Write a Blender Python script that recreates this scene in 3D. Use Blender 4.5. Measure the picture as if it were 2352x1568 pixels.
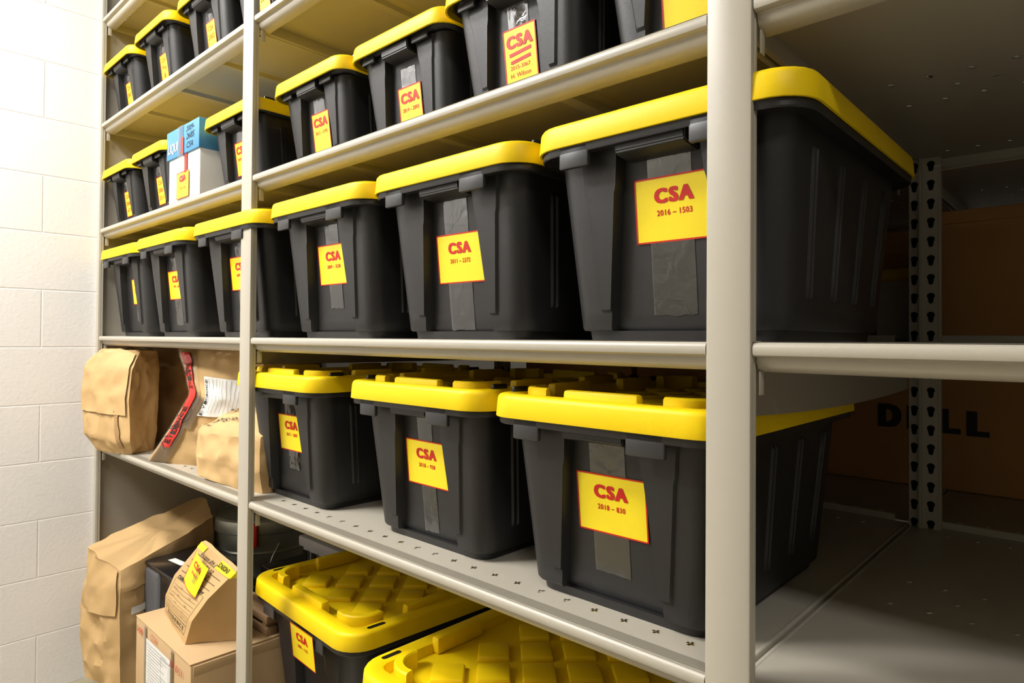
import bpy, bmesh, math, random
from mathutils import Vector, Matrix, noise
random.seed(7)
D = bpy.data
for o in list(D.objects): D.objects.remove(o)
scn = bpy.context.scene
COL = scn.collection

# ------------------------------------------------------------------ camera
cam_d = D.cameras.new('camera'); cam = D.objects.new('camera', cam_d); COL.objects.link(cam)
yaw, pitch, roll = math.radians(42.7666), math.radians(0.6681), math.radians(0.4106)
f0 = Vector((-math.sin(yaw), math.cos(yaw), 0)); r0 = Vector((math.cos(yaw), math.sin(yaw), 0)); u0 = Vector((0, 0, 1))
f2 = f0*math.cos(pitch) + u0*math.sin(pitch); u2 = -f0*math.sin(pitch) + u0*math.cos(pitch)
r3 = r0*math.cos(roll) + u2*math.sin(roll); u3 = -r0*math.sin(roll) + u2*math.cos(roll)
cam.matrix_world = Matrix(((r3.x, u3.x, -f2.x, 0.3327), (r3.y, u3.y, -f2.y, -0.733), (r3.z, u3.z, -f2.z, 1.144), (0, 0, 0, 1)))
cam_d.sensor_width = 36; cam_d.lens = 36*1497.58/2352; cam_d.shift_y = -24.74/2352
cam_d.clip_start = 0.02; cam_d.clip_end = 50
scn.camera = cam

# ------------------------------------------------------------------ world, lights, exposure
w = D.worlds.new('world'); scn.world = w; w.use_nodes = True
w.node_tree.nodes['Background'].inputs[0].default_value = (0.9, 0.93, 1.0, 1)
w.node_tree.nodes['Background'].inputs[1].default_value = 0.05
def area(name, loc, target, sx, sy, power, col):
    l = D.lights.new(name, 'AREA'); l.shape = 'RECTANGLE'; l.size = sx; l.size_y = sy; l.energy = power; l.color = col
    o = D.objects.new(name, l); COL.objects.link(o); o.location = loc
    o.rotation_euler = (Vector(target)-Vector(loc)).to_track_quat('-Z', 'Y').to_euler()
    return o
area('ceiling_lamp_aisle', (-1.75, -1.05, 2.9), (-1.75, -0.95, 0), 1.3, 0.30, 48, (1.0, 0.99, 0.975))
area('ceiling_lamp_far', (-2.0, -1.9, 2.9), (-2.05, -1.75, 0), 1.2, 0.30, 70, (1.0, 0.99, 0.975))
area('ceiling_lamp_near', (1.5, -1.5, 2.9), (1.5, -1.5, 0), 1.2, 0.30, 22, (1.0, 0.985, 0.965))
area('ceiling_lamp_back', (0.6, 2.7, 2.9), (0.6, 2.7, 0), 1.2, 0.3, 7, (1.0, 0.99, 0.975))
vs = scn.view_settings
vs.view_transform = 'Standard'; vs.look = 'None'; vs.gamma = 1; vs.use_curve_mapping = False; vs.exposure = 0.46

# ------------------------------------------------------------------ materials
def mat(name, col, rough=0.5, spec=0.5, metal=0.0, bump=0.0, bscale=200, vary=0.0, vscale=4, coat=0.0, stretch=None):
    m = D.materials.new(name); m.use_nodes = True; nt = m.node_tree; b = nt.nodes['Principled BSDF']
    b.inputs['Base Color'].default_value = (*col, 1); b.inputs['Roughness'].default_value = rough
    b.inputs['Specular IOR Level'].default_value = spec; b.inputs['Metallic'].default_value = metal
    if coat: b.inputs['Coat Weight'].default_value = coat
    tc = nt.nodes.new('ShaderNodeTexCoord'); src = tc.outputs['Object']
    if stretch:
        mp = nt.nodes.new('ShaderNodeMapping'); mp.inputs['Scale'].default_value = stretch
        nt.links.new(src, mp.inputs[0]); src = mp.outputs[0]
    if bump:
        n = nt.nodes.new('ShaderNodeTexNoise'); n.inputs['Scale'].default_value = bscale; n.inputs['Detail'].default_value = 3
        bp = nt.nodes.new('ShaderNodeBump'); bp.inputs['Strength'].default_value = bump; bp.inputs['Distance'].default_value = 0.002
        nt.links.new(src, n.inputs['Vector']); nt.links.new(n.outputs[0], bp.inputs['Height']); nt.links.new(bp.outputs[0], b.inputs['Normal'])
    if vary:
        n = nt.nodes.new('ShaderNodeTexNoise'); n.inputs['Scale'].default_value = vscale; n.inputs['Detail'].default_value = 4
        mx = nt.nodes.new('ShaderNodeMix'); mx.data_type = 'RGBA'
        mx.inputs[6].default_value = (*[c*(1-vary) for c in col], 1); mx.inputs[7].default_value = (*[min(1, c*(1+vary)) for c in col], 1)
        nt.links.new(src, n.inputs['Vector']); nt.links.new(n.outputs[0], mx.inputs[0]); nt.links.new(mx.outputs[2], b.inputs['Base Color'])
    return m
M = {}
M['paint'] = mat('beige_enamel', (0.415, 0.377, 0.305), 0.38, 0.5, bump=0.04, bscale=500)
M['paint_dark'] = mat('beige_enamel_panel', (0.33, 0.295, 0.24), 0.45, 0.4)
M['tote'] = mat('black_tote_plastic', (0.0165, 0.0155, 0.0155), 0.42, 0.45, bump=0.12, bscale=900, vary=0.12, vscale=30)
M['tote_tab'] = mat('grey_black_tote_plastic', (0.030, 0.029, 0.030), 0.38, 0.5)
M['clip'] = mat('black_clip_plastic', (0.012, 0.012, 0.013), 0.3, 0.5)
M['lid'] = mat('yellow_lid_plastic', (0.86, 0.60, 0.003), 0.45, 0.28, bump=0.05, bscale=700)
M['label'] = mat('yellow_card', (0.88, 0.68, 0.012), 0.3, 0.5, bump=0.05, bscale=60)
M['red'] = mat('red_print', (0.55, 0.012, 0.008), 0.4, 0.4)
M['orange_ink'] = mat('orange_marker', (0.75, 0.11, 0.012), 0.5, 0.3)
M['ink'] = mat('black_ink', (0.03, 0.028, 0.025), 0.6, 0.2)
M['slot'] = mat('slot_shade', (0.012, 0.011, 0.005), 0.7, 0.1)  # near-black colour painting the shade inside slots and holes
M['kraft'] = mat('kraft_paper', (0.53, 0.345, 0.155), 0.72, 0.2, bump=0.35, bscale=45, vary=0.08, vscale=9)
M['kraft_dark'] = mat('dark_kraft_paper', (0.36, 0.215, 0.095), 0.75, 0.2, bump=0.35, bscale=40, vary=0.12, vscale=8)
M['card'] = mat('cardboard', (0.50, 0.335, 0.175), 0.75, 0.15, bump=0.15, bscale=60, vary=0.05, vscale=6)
M['card_dark'] = mat('orange_cardboard', (0.52, 0.27, 0.10), 0.8, 0.1, vary=0.06, vscale=5)  # orange-brown cardboard of the rear boxes, their own colour
M['white_card'] = mat('white_cardboard', (0.75, 0.72, 0.66), 0.6, 0.3)
M['blue_card'] = mat('blue_cardboard', (0.065, 0.24, 0.43), 0.5, 0.4)
M['paper'] = mat('white_paper', (0.72, 0.70, 0.66), 0.6, 0.3, vary=0.06, vscale=60)
M['printer_grey'] = mat('grey_printer_plastic', (0.085, 0.085, 0.09), 0.45, 0.5)
M['printer_black'] = mat('black_gloss_plastic', (0.010, 0.009, 0.010), 0.18, 0.5)
M['galv'] = mat('dull_galvanised_metal', (0.42, 0.43, 0.36), 0.4, 0.5, metal=0.6, vary=0.3, vscale=7)
M['crate'] = mat('grey_crate_plastic', (0.42, 0.42, 0.44), 0.5, 0.4)
M['wood'] = mat('brown_fibreboard', (0.30, 0.185, 0.10), 0.75, 0.2, vary=0.2, vscale=12, stretch=(2, 12, 12))
M['redtape'] = mat('red_evidence_tape', (0.62, 0.025, 0.015), 0.25, 0.5)
M['yellowtape'] = mat('yellow_evidence_tape', (0.80, 0.66, 0.02), 0.35, 0.4)
M['steel'] = mat('bright_steel', (0.6, 0.58, 0.53), 0.3, 0.5, metal=1.0)
M['navy'] = mat('navy_print', (0.01, 0.022, 0.085), 0.5, 0.4)
M['pink'] = mat('magenta_card', (0.35, 0.02, 0.10), 0.6, 0.3)
M['whiteplastic'] = mat('white_plastic', (0.55, 0.53, 0.48), 0.5, 0.4)
M['concrete'] = mat('tan_floor', (0.30, 0.26, 0.17), 0.5, 0.4, vary=0.1, vscale=3)
M['ceil'] = mat('white_ceiling', (0.7, 0.69, 0.66), 0.8, 0.2)
M['room'] = mat('grey_room_wall', (0.36, 0.34, 0.29), 0.8, 0.2)
def tape_mat(name, mixf, rough, bs):
    m = D.materials.new(name); m.use_nodes = True; nt = m.node_tree; nt.nodes.clear()
    o = nt.nodes.new('ShaderNodeOutputMaterial'); mx = nt.nodes.new('ShaderNodeMixShader'); t = nt.nodes.new('ShaderNodeBsdfTransparent')
    g = nt.nodes.new('ShaderNodeBsdfGlossy'); g.inputs['Roughness'].default_value = rough; g.inputs['Color'].default_value = (1, 1, 1, 1)
    tc = nt.nodes.new('ShaderNodeTexCoord'); n = nt.nodes.new('ShaderNodeTexNoise'); n.inputs['Scale'].default_value = bs; n.inputs['Detail'].default_value = 4
    n.inputs['Distortion'].default_value = 1.5
    b = nt.nodes.new('ShaderNodeBump'); b.inputs['Strength'].default_value = 0.35; b.inputs['Distance'].default_value = 0.004
    fr = nt.nodes.new('ShaderNodeFresnel'); fr.inputs[0].default_value = 1.5
    ad = nt.nodes.new('ShaderNodeMath'); ad.operation = 'ADD'; ad.inputs[1].default_value = mixf
    nt.links.new(tc.outputs['Object'], n.inputs['Vector']); nt.links.new(n.outputs[0], b.inputs['Height'])
    nt.links.new(b.outputs[0], g.inputs['Normal']); nt.links.new(fr.outputs[0], ad.inputs[0]); nt.links.new(ad.outputs[0], mx.inputs[0])
    nt.links.new(t.outputs[0], mx.inputs[1]); nt.links.new(g.outputs[0], mx.inputs[2]); nt.links.new(mx.outputs[0], o.inputs[0])
    return m
M['tape'] = tape_mat('clear_tape', 0.07, 0.06, 35)
M['film'] = tape_mat('clear_film', 0.02, 0.15, 60)
# painted block wall: running bond of 0.4064 x 0.2032 m blocks
def block_wall(name):
    m = D.materials.new(name); m.use_nodes = True; nt = m.node_tree; b = nt.nodes['Principled BSDF']
    b.inputs['Base Color'].default_value = (0.82, 0.80, 0.78, 1); b.inputs['Roughness'].default_value = 0.45
    tc = nt.nodes.new('ShaderNodeTexCoord'); sp = nt.nodes.new('ShaderNodeSeparateXYZ'); cb = nt.nodes.new('ShaderNodeCombineXYZ')
    a1 = nt.nodes.new('ShaderNodeMath'); a1.inputs[1].default_value = 0.17+4.064; a2 = nt.nodes.new('ShaderNodeMath'); a2.inputs[1].default_value = -0.0845+4.064
    nt.links.new(tc.outputs['Object'], sp.inputs[0]); nt.links.new(sp.outputs[1], a1.inputs[0]); nt.links.new(sp.outputs[2], a2.inputs[0])
    nt.links.new(a1.outputs[0], cb.inputs[0]); nt.links.new(a2.outputs[0], cb.inputs[1])
    br = nt.nodes.new('ShaderNodeTexBrick'); br.inputs['Scale'].default_value = 1; br.inputs['Brick Width'].default_value = 0.4064; br.inputs['Row Height'].default_value = 0.2032
    br.inputs['Mortar Size'].default_value = 0.0032; br.inputs['Mortar Smooth'].default_value = 0.6; br.inputs['Bias'].default_value = 0
    nt.links.new(cb.outputs[0], br.inputs['Vector'])
    n = nt.nodes.new('ShaderNodeTexNoise'); n.inputs['Scale'].default_value = 90; n.inputs['Detail'].default_value = 5; nt.links.new(tc.outputs['Object'], n.inputs['Vector'])
    n2 = nt.nodes.new('ShaderNodeTexNoise'); n2.inputs['Scale'].default_value = 6; nt.links.new(tc.outputs['Object'], n2.inputs['Vector'])
    b1 = nt.nodes.new('ShaderNodeBump'); b1.invert = True; b1.inputs['Strength'].default_value = 0.45; b1.inputs['Distance'].default_value = 0.0035
    nt.links.new(br.outputs['Fac'], b1.inputs['Height'])
    b2 = nt.nodes.new('ShaderNodeBump'); b2.inputs['Strength'].default_value = 0.28; b2.inputs['Distance'].default_value = 0.0025
    nt.links.new(n.outputs[0], b2.inputs['Height']); nt.links.new(b1.outputs[0], b2.inputs['Normal'])
    nt.links.new(b2.outputs[0], b.inputs['Normal'])
    return m
M['block'] = block_wall('painted_block')

# ------------------------------------------------------------------ mesh helpers
def tag(o, label=None, cat=None, group=None, kind=None):
    if label: o['label'] = label
    if cat: o['category'] = cat
    if group: o['group'] = group
    if kind: o['kind'] = kind
    return o
def link(name, me, parent=None):
    o = D.objects.new(name, me); COL.objects.link(o)
    if parent: o.parent = parent
    return o
def finish(name, bm, mats, angle=35, smooth=True):
    bmesh.ops.recalc_face_normals(bm, faces=bm.faces)
    me = D.meshes.new(name); bm.to_mesh(me); bm.free()
    if not isinstance(mats, (list, tuple)): mats = [mats]
    for m in mats: me.materials.append(m)
    if smooth:
        for p in me.polygons: p.use_smooth = True
        me.set_sharp_from_angle(angle=math.radians(angle))
    return me
def pydata(name, V, F, mats, mi=None, angle=35, smooth=True, recalc=True):
    me = D.meshes.new(name); me.from_pydata(V, [], F)
    if not isinstance(mats, (list, tuple)): mats = [mats]
    for m in mats: me.materials.append(m)
    if mi:
        for p, i in zip(me.polygons, mi): p.material_index = i
    if recalc:
        bm = bmesh.new(); bm.from_mesh(me); bmesh.ops.recalc_face_normals(bm, faces=bm.faces); bm.to_mesh(me); bm.free()
    if smooth:
        for p in me.polygons: p.use_smooth = True
        me.set_sharp_from_angle(angle=math.radians(angle))
    me.update()
    return me
def add_box(bm, x0, x1, y0, y1, z0, z1, bev=0.0, seg=2, rot=0, cen=None, mi=0, taper=0):
    t = bmesh.new()
    bmesh.ops.create_cube(t, size=1)
    for v in t.verts:
        top = v.co.z > 0
        v.co.x *= (x1-x0); v.co.y *= (y1-y0); v.co.z *= (z1-z0)
        if taper and top:
            v.co.x -= math.copysign(taper, v.co.x); v.co.y -= math.copysign(taper, v.co.y)
    if bev: bmesh.ops.bevel(t, geom=t.edges[:], offset=bev, segments=seg, profile=0.5, affect='EDGES')
    mt = Matrix.Translation(((x0+x1)/2, (y0+y1)/2, (z0+z1)/2)) @ Matrix.Rotation(rot, 4, 'Z')
    bmesh.ops.transform(t, matrix=mt, verts=t.verts)
    for f in t.faces: f.material_index = mi
    me = D.meshes.new('t'); t.to_mesh(me); t.free(); bm.from_mesh(me); D.meshes.remove(me)
def box_obj(name, m, parent, *a, **k):
    bm = bmesh.new(); add_box(bm, *a, **k); return link(name, finish(name, bm, m), parent)
def empty(name, loc, rz=0):
    o = D.objects.new(name, None); COL.objects.link(o); o.location = loc; o.rotation_euler = (0, 0, rz); o.empty_display_size = 0.05; return o
def extrude_x(name, prof, x0, x1, m, bevel_end=0.0):
    V = []; F = []
    n = len(prof)
    for x in (x0, x1):
        for (y, z) in prof: V.append((x, y, z))
    for i in range(n):
        j = (i+1) % n; F.append((i, j, n+j, n+i))
    F.append(tuple(range(n))); F.append(tuple(range(2*n-1, n-1, -1)))
    return pydata(name, V, F, m, angle=30)
def tube(name, pts, r, m, closed=False, seg=8):
    V = []; F = []; n = len(pts)
    for i, p in enumerate(pts):
        p = Vector(p); a = Vector(pts[(i-1) % n] if closed or i > 0 else pts[0]); b = Vector(pts[(i+1) % n] if closed or i < n-1 else pts[-1])
        d = (b-a).normalized(); s = d.orthogonal().normalized() if abs(d.z) > 0.9 else d.cross(Vector((0, 0, 1))).normalized(); t = d.cross(s)
        for k in range(seg):
            an = 2*math.pi*k/seg; V.append(tuple(p + s*math.cos(an)*r + t*math.sin(an)*r))
    for i in range(n if closed else n-1):
        j = (i+1) % n
        for k in range(seg):
            l = (k+1) % seg; F.append((i*seg+k, i*seg+l, j*seg+l, j*seg+k))
    if not closed: F.append(tuple(range(seg))); F.append(tuple(range((n-1)*seg, n*seg)))
    return pydata(name, V, F, m, angle=60)
# text as filled 2-D triangles, normalised to a box of w x h centred on 0,0
_tc = {}
def text2d(s, weight=0.0, spacing=1.0, shear=0.0):
    k = (s, weight, spacing, shear)
    if k not in _tc:
        cu = D.curves.new('txt', 'FONT'); cu.body = s; cu.size = 1; cu.offset = weight; cu.space_character = spacing; cu.shear = shear
        cu.resolution_u = 3; cu.align_x = 'CENTER'
        o = D.objects.new('txt', cu); COL.objects.link(o)
        bpy.context.view_layer.update()
        me = D.meshes.new_from_object(o.evaluated_get(bpy.context.evaluated_depsgraph_get()))
        V = [(v.co.x, v.co.y) for v in me.vertices]; F = [tuple(p.vertices) for p in me.polygons]
        D.objects.remove(o); D.curves.remove(cu); D.meshes.remove(me)
        x0 = min(v[0] for v in V); x1 = max(v[0] for v in V); y0 = min(v[1] for v in V); y1 = max(v[1] for v in V)
        _tc[k] = ([((x-(x0+x1)/2)/(x1-x0), (y-(y0+y1)/2)/(y1-y0)) for x, y in V], F)
    return _tc[k]
class Flat:
    """collects 2-D figures (text, bars) on a (u,v) sheet and maps them onto a surface function"""
    def __init__(s): s.V = []; s.F = []; s.M = []
    def text(s, t, u, v, w, h, weight=0.0, mi=0, rot=0, spacing=1.0, shear=0.0):
        V, F = text2d(t, min(weight, 0.022), spacing, shear); c, d = math.cos(rot), math.sin(rot)
        e = weight*h*0.95 if weight > 0.05 else 0.0        # heavy face: strokes widened sideways
        for q, (dx, dy) in enumerate(((-1, -.25), (-1, .25), (0, -.25), (0, .25), (1, -.25), (1, .25)) if e else ((0, 0),)):
            b = len(s.V)
            for x, y in V:
                x = x*(w-2*e)+dx*e; y = y*(h-e*.5)+dy*e; s.V.append((u+x*c-y*d, v+x*d+y*c, q+1))
            s.F += [tuple(i+b for i in f) for f in F]; s.M += [mi]*len(F)
        return s
    def quad(s, pts, mi=0, n=1):
        for i in range(n):
            for j in range(n):
                b = len(s.V)
                for (a, c) in ((i, j), (i+1, j), (i+1, j+1), (i, j+1)):
                    p, q = a/n, c/n
                    s.V.append(tuple((pts[0][k]*(1-p)+pts[1][k]*p)*(1-q)+(pts[3][k]*(1-p)+pts[2][k]*p)*q for k in (0, 1)))
                s.F.append((b, b+1, b+2, b+3)); s.M.append(mi)
        return s
    def bar(s, u0, u1, v0, v1, mi=0, n=1): return s.quad([(u0, v0), (u1, v0), (u1, v1), (u0, v1)], mi, n)
    def line(s, u0, v0, u1, v1, t, mi=0):
        dx, dy = u1-u0, v1-v0; L = math.hypot(dx, dy) or 1; nx, ny = -dy/L*t/2, dx/L*t/2
        return s.quad([(u0-nx, v0-ny), (u1-nx, v1-ny), (u1+nx, v1+ny), (u0+nx, v0+ny)], mi, 6)
    def mesh(s, name, fn, mats):
        return pydata(name, [(lambda p, l: (p[0], p[1]-l*0.00004, p[2]))(fn(q[0], q[1]), q[2] if len(q) > 2 else 0) for q in s.V], s.F, mats, mi=s.M, smooth=False, recalc=False)

# ------------------------------------------------------------------ shelf levels (m)
ZA, ZB, ZC, ZD, ZE, Z0, ZL, FL_ = 0.743, 1.142, 1.540, 1.933, 2.328, 0.10, -0.045, -0.12
DEP = 0.93; P = 1.24; PW = 0.055; XW = -2.457
# ------------------------------------------------------------------ room
def struct(name, V, m):
    F = [(0, 1, 2, 3)]
    return tag(link(name, pydata(name, V, F, m, smooth=False, recalc=False)), kind='structure')
XR, YF, YB, ZT = 3.2, -3.0, 3.9, 3.0
def slab(name, m, x0, x1, y0, y1, z0, z1):
    return tag(box_obj(name, m, None, x0, x1, y0, y1, z0, z1), kind='structure')
slab('floor', M['concrete'], XW-.1, XR+.1, YF-.1, YB+.1, FL_-0.1, FL_)
slab('ceiling', M['ceil'], XW-.1, XR+.1, YF-.1, YB+.1, ZT, ZT+.1)
# walls: built in world coordinates so the block courses fall where they should
def wall(name, x0, x1, y0, y1):
    bm = bmesh.new(); add_box(bm, x0, x1, y0, y1, FL_, ZT); return tag(link(name, finish(name, bm, M['block'], smooth=False)), kind='structure')
wall('wall_left', XW-0.1, XW, YF, YB)
slab('wall_right', M['room'], XR, XR+.1, YF, YB, FL_, ZT)
slab('wall_front', M['room'], XW, XR, YF-.1, YF, FL_, ZT)
slab('wall_back', M['room'], XW, XR, YB, YB+.1, FL_, ZT)

# ------------------------------------------------------------------ shelving
def plus(cx, cy, a=0.0062, t=0.0021):
    sk = 0.0012
    pts = [(-t, -a), (t, -a), (t, -t), (a, -t), (a, t), (t, t), (t, a), (-t, a), (-t, t), (-a, t), (-a, -t), (-t, -t)]
    return [(cx+x+sk*(y/a), cy+y-sk*(x/a)) for x, y in pts]
def slit(cx, cy): return [(cx-.0075, cy-.0012), (cx+.0075, cy-.0012), (cx+.0075, cy+.0012), (cx-.0075, cy+.0012)]
def deck_mesh(wd, dp, holes=True):
    bm = bmesh.new()
    def loop(pts):
        vs_ = [bm.verts.new((x, y, 0)) for x, y in pts]
        return [bm.edges.new((vs_[i], vs_[(i+1) % len(vs_)])) for i in range(len(vs_))]
    E_ = loop([(0.004, 0.004), (wd-0.004, 0.004), (wd-0.004, dp-0.004), (0.004, dp-0.004)])
    if holes:
        n = int((wd-0.06)/0.0515); x0 = (wd-(n-1)*0.0515)/2
        for i in range(n):
            x = x0+i*0.0515
            for y in (0.064, 0.40, 0.52, dp-0.064): E_ += loop(plus(x, y))
            if i % 2: E_ += loop(slit(x-.026, 0.46))
            elif i: E_ += loop(plus(x-.026, 0.46))
    bmesh.ops.triangle_fill(bm, use_beauty=True, use_dissolve=False, edges=E_)
    g = bmesh.ops.duplicate(bm, geom=bm.verts[:]+bm.edges[:]+bm.faces[:])
    for v in g['geom']:
        if isinstance(v, bmesh.types.BMVert): v.co.z -= 0.0015
    for f in bm.faces: f.normal_update()
    me = D.meshes.new('deck'); bm.to_mesh(me); bm.free(); me.materials.append(M['paint']); return me
LIP = [(0.030, 0.0), (0.0075, 0.0), (0.004, -0.0008), (0.0014, -0.003), (0.0, -0.0065), (0.0, -0.0125), (0.0012, -0.0155), (0.004, -0.0172), (0.010, -0.0175),
       (0.0115, -0.019), (0.0115, -0.0225), (0.014, -0.0285), (0.019, -0.033), (0.027, -0.0352), (0.040, -0.0352), (0.040, -0.0335), (0.027, -0.0335),
       (0.020, -0.0315), (0.0155, -0.0275), (0.0133, -0.0215), (0.0133, -0.0155), (0.0055, -0.0152), (0.0025, -0.012), (0.0018, -0.007), (0.0035, -0.0035), (0.0075, -0.0016), (0.030, -0.0016)]
decks = {}
def make_shelf(xl, xr, z, label, y0=0.0, dp=DEP, holes=True, stiff=True, lip=True):
    wd = xr-xl; key = (round(wd, 3), dp, holes)
    t = empty('metal_shelf', (xl, y0, z)); tag(t, label, 'shelf', 'metal shelves of the rack')
    if key not in decks:
        d = {'deck': deck_mesh(wd, dp, holes)}
        lx0, lx1 = PW/2+0.0005, wd-PW/2-0.0005
        d['lip'] = extrude_x('front_lip', LIP, lx0, lx1, M['paint'])
        d['rear'] = extrude_x('rear_lip', [(dp-0.004, 0), (dp-0.004, 0.014), (dp, 0.015), (dp, -0.03), (dp-0.02, -0.03), (dp-0.02, -0.0285), (dp-0.0015, -0.0285), (dp-0.0015, -0.0015), (dp-0.0055, -0.0015), (dp-.0055, 0)], 0.03, wd-0.03, M['paint'])
        bm = bmesh.new()
        add_box(bm, 0.0015, 0.0095, 0.006, dp-0.004, -0.028, 0.0006, bev=0.003, seg=3)
        d['sl'] = finish('side_flange', bm, M['paint'])
        bm = bmesh.new(); add_box(bm, wd-0.0095, wd-0.0015, 0.006, dp-0.004, -0.028, 0.0006, bev=0.003, seg=3)
        d['sr'] = finish('side_flange', bm, M['paint'])
        for i, fx in enumerate((0.25, 0.5, 0.75)):
            x = wd*fx; pr = [(-0.035, -0.0016), (-0.03, -0.0035), (-0.014, -0.0035), (-0.011, -0.014), (0.011, -0.014), (0.014, -0.0035), (0.03, -0.0035), (0.035, -0.0016)]
            V = [(x+a, yy, b) for yy in (0.041, dp-0.03) for a, b in pr]; n = len(pr)
            F = [(k, (k+1) % n, n+(k+1) % n, n+k) for k in range(n)]+[tuple(range(n)), tuple(range(2*n-1, n-1, -1))]
            d['s%d' % i] = pydata('stiffener', V, F, M['paint'], angle=25)
        decks[key] = d
    d = decks[key]
    link('deck', d['deck'], t)
    if lip: link('front_lip', d['lip'], t)
    link('rear_lip', d['rear'], t); link('side_flange', d['sl'], t); link('side_flange', d['sr'], t)
    if stiff:
        for i in range(3): link('stiffener', d['s%d' % i], t)
    for x in (PW/2+0.001, wd-PW/2-0.003):
        box_obj('shelf_clip', M['paint'], t, x, x+0.002, 0.0165, 0.028, -0.062, -0.034, bev=0.0006)
    return t
names = {Z0: 'bottom', ZL: 'bottom', ZA: 'second', ZB: 'eye-level', ZC: 'fourth', ZD: 'fifth', ZE: 'top'}
for bay, (xl, xr, bn) in {'A': (-2*P+0.022, -P, 'left bay beside the white block wall'), 'B': (-P, 0, 'middle bay between the two posts'), 'C': (0, P, 'right bay, right of the near post')}.items():
    for z in (ZL if bay == 'A' else Z0, ZA, ZB, ZC, ZD, ZE):
        if z == ZE and bay != 'A': continue
        if z == ZD and bay == 'C': continue
        if z == Z0 and bay == 'C': continue
        make_shelf(xl+0.0008, xr-0.0008, z, 'beige metal shelf, %s level, %s' % (names[z], bn))
# posts
def post_mesh(name, z1, holes=False, w=PW, d=0.016):
    # folded channel: front face, two returns with a shallow bead
    pr = [(-w/2+0.003, 0), (w/2-0.003, 0), (w/2-0.0008, 0.0009), (w/2, 0.003), (w/2, 0.009), (w/2-0.0012, 0.0098), (w/2-0.0012, 0.0106), (w/2, 0.0114), (w/2, d),
          (w/2-0.0018, d), (w/2-0.0018, 0.003), (-w/2+0.0018, 0.003), (-w/2+0.0018, d), (-w/2, d), (-w/2, 0.0114), (-w/2+0.0012, 0.0106), (-w/2+0.0012, 0.0098), (-w/2, 0.009), (-w/2, 0.003), (-w/2+0.0008, 0.0009)]
    n = len(pr); V = [(x, y, z) for z in (FL_, z1) for x, y in pr]
    F = [(i, (i+1) % n, n+(i+1) % n, n+i) for i in range(n)]+[tuple(range(n)), tuple(range(n, 2*n))]
    return pydata(name, V, F, M['paint'], angle=25)
def post(x, y, label, w=PW, face=1):
    t = empty('rack_post', (x, y, 0)); tag(t, label, 'post', 'upright posts of the rack')
    link('channel', post_mesh('channel', 2.55, w=w), t)
    box_obj('foot_plate', M['paint'], t, -w/2-.005, w/2+.005, -0.004, 0.02, FL_, FL_+0.004)
    return t
post(-0.0, -0.0022, 'wide beige upright post nearest the camera, right of centre')
post(-P, -0.0022, 'beige upright post between the left bay and the middle bay')
t = post(-2*P+0.0005+0.022+0.0015, -0.0022, 'narrow beige upright post against the white block wall', w=0.044)
post(P, -0.0022, 'beige upright post at the far right end of the rack, outside the picture')
# rear posts with keyhole slots
def keyhole(cx, cz):
    pts = []
    for k in range(9):
        a = math.radians(-40+k*260/8); pts.append((cx+0.0075*math.cos(a), cz+0.0065*math.sin(a)))
    return pts+[(cx-0.0042, cz-0.014), (cx-0.002, cz-0.0165), (cx+0.002, cz-0.0165), (cx+0.0042, cz-0.014)]
def rear_plate(x0, x1, cx, z1=2.5):
    bm = bmesh.new(); z = FL_; st = 0.0405
    while z+st < z1:
        hole = keyhole(cx, z+st*0.62); N = len(hole); zc_ = z+st*0.58
        # outer rectangle sampled in the directions of the keyhole points, bridged to it
        out = []
        for (x, y) in hole:
            dx, dy = x-cx, y-zc_
            t = min([((x1-cx)/dx if dx > 0 else (x0-cx)/dx) if abs(dx) > 1e-9 else 9e9, ((z+st-zc_)/dy if dy > 0 else (z-zc_)/dy) if abs(dy) > 1e-9 else 9e9])
            out.append((cx+dx*t, zc_+dy*t))
        H_ = [bm.verts.new((x, 0, y)) for x, y in hole]; O_ = [bm.verts.new((x, 0, y)) for x, y in out]
        cor = [(x1, z+st), (x0, z+st), (x0, z), (x1, z)]
        for i in range(N):
            j = (i+1) % N; extra = None
            (ax, ay), (bx_, by) = out[i], out[j]
            if abs(ax-bx_) > 1e-6 and abs(ay-by) > 1e-6:
                for c_ in cor:
                    if (abs(c_[0]-ax) < 1e-6 or abs(c_[1]-ay) < 1e-6) and (abs(c_[0]-bx_) < 1e-6 or abs(c_[1]-by) < 1e-6): extra = c_
            f = [H_[i], O_[i]]+([bm.verts.new((extra[0], 0, extra[1]))] if extra else [])+[O_[j], H_[j]]
            bm.faces.new(f)
        z += st
    me = D.meshes.new('slotted_face'); bm.to_mesh(me); bm.free(); me.materials.append(M['paint']); return me
def rear_post(x, y, label):
    t = empty('slotted_rack_post', (x, y, 0)); tag(t, label, 'post', 'slotted rear posts of the rack')
    for s in (-1, 1):
        link('slotted_face', rear_plate(min(s*0.002, s*(0.034 if s > 0 else 0.022)), max(s*0.002, s*(0.034 if s > 0 else 0.022)), s*(0.018 if s > 0 else 0.013)), t)
        box_obj('side_return', M['paint'], t, *((0.032, 0.035) if s > 0 else (-0.023, -0.021)), -0.001, 0.022, FL_, 2.5, bev=0.001)
    box_obj('spine', M['paint'], t, -0.0018, 0.0018, -0.012, 0.02, FL_, 2.5)
    box_obj('keyhole_shade', M['slot'], t, -0.021, 0.033, 0.014, 0.016, FL_, 2.5)  # added dark sheet, paints the shade seen through the keyholes
    return t
rear_post(0.025, DEP-0.028, 'slotted beige rear post seen deep in the right bay')
for x, s in ((-P, 'behind the middle and left bays'), (-2*P+0.06, 'in the far left rear corner of the rack')):
    rear_post(x, DEP-0.028, 'slotted beige rear post '+s)
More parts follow.
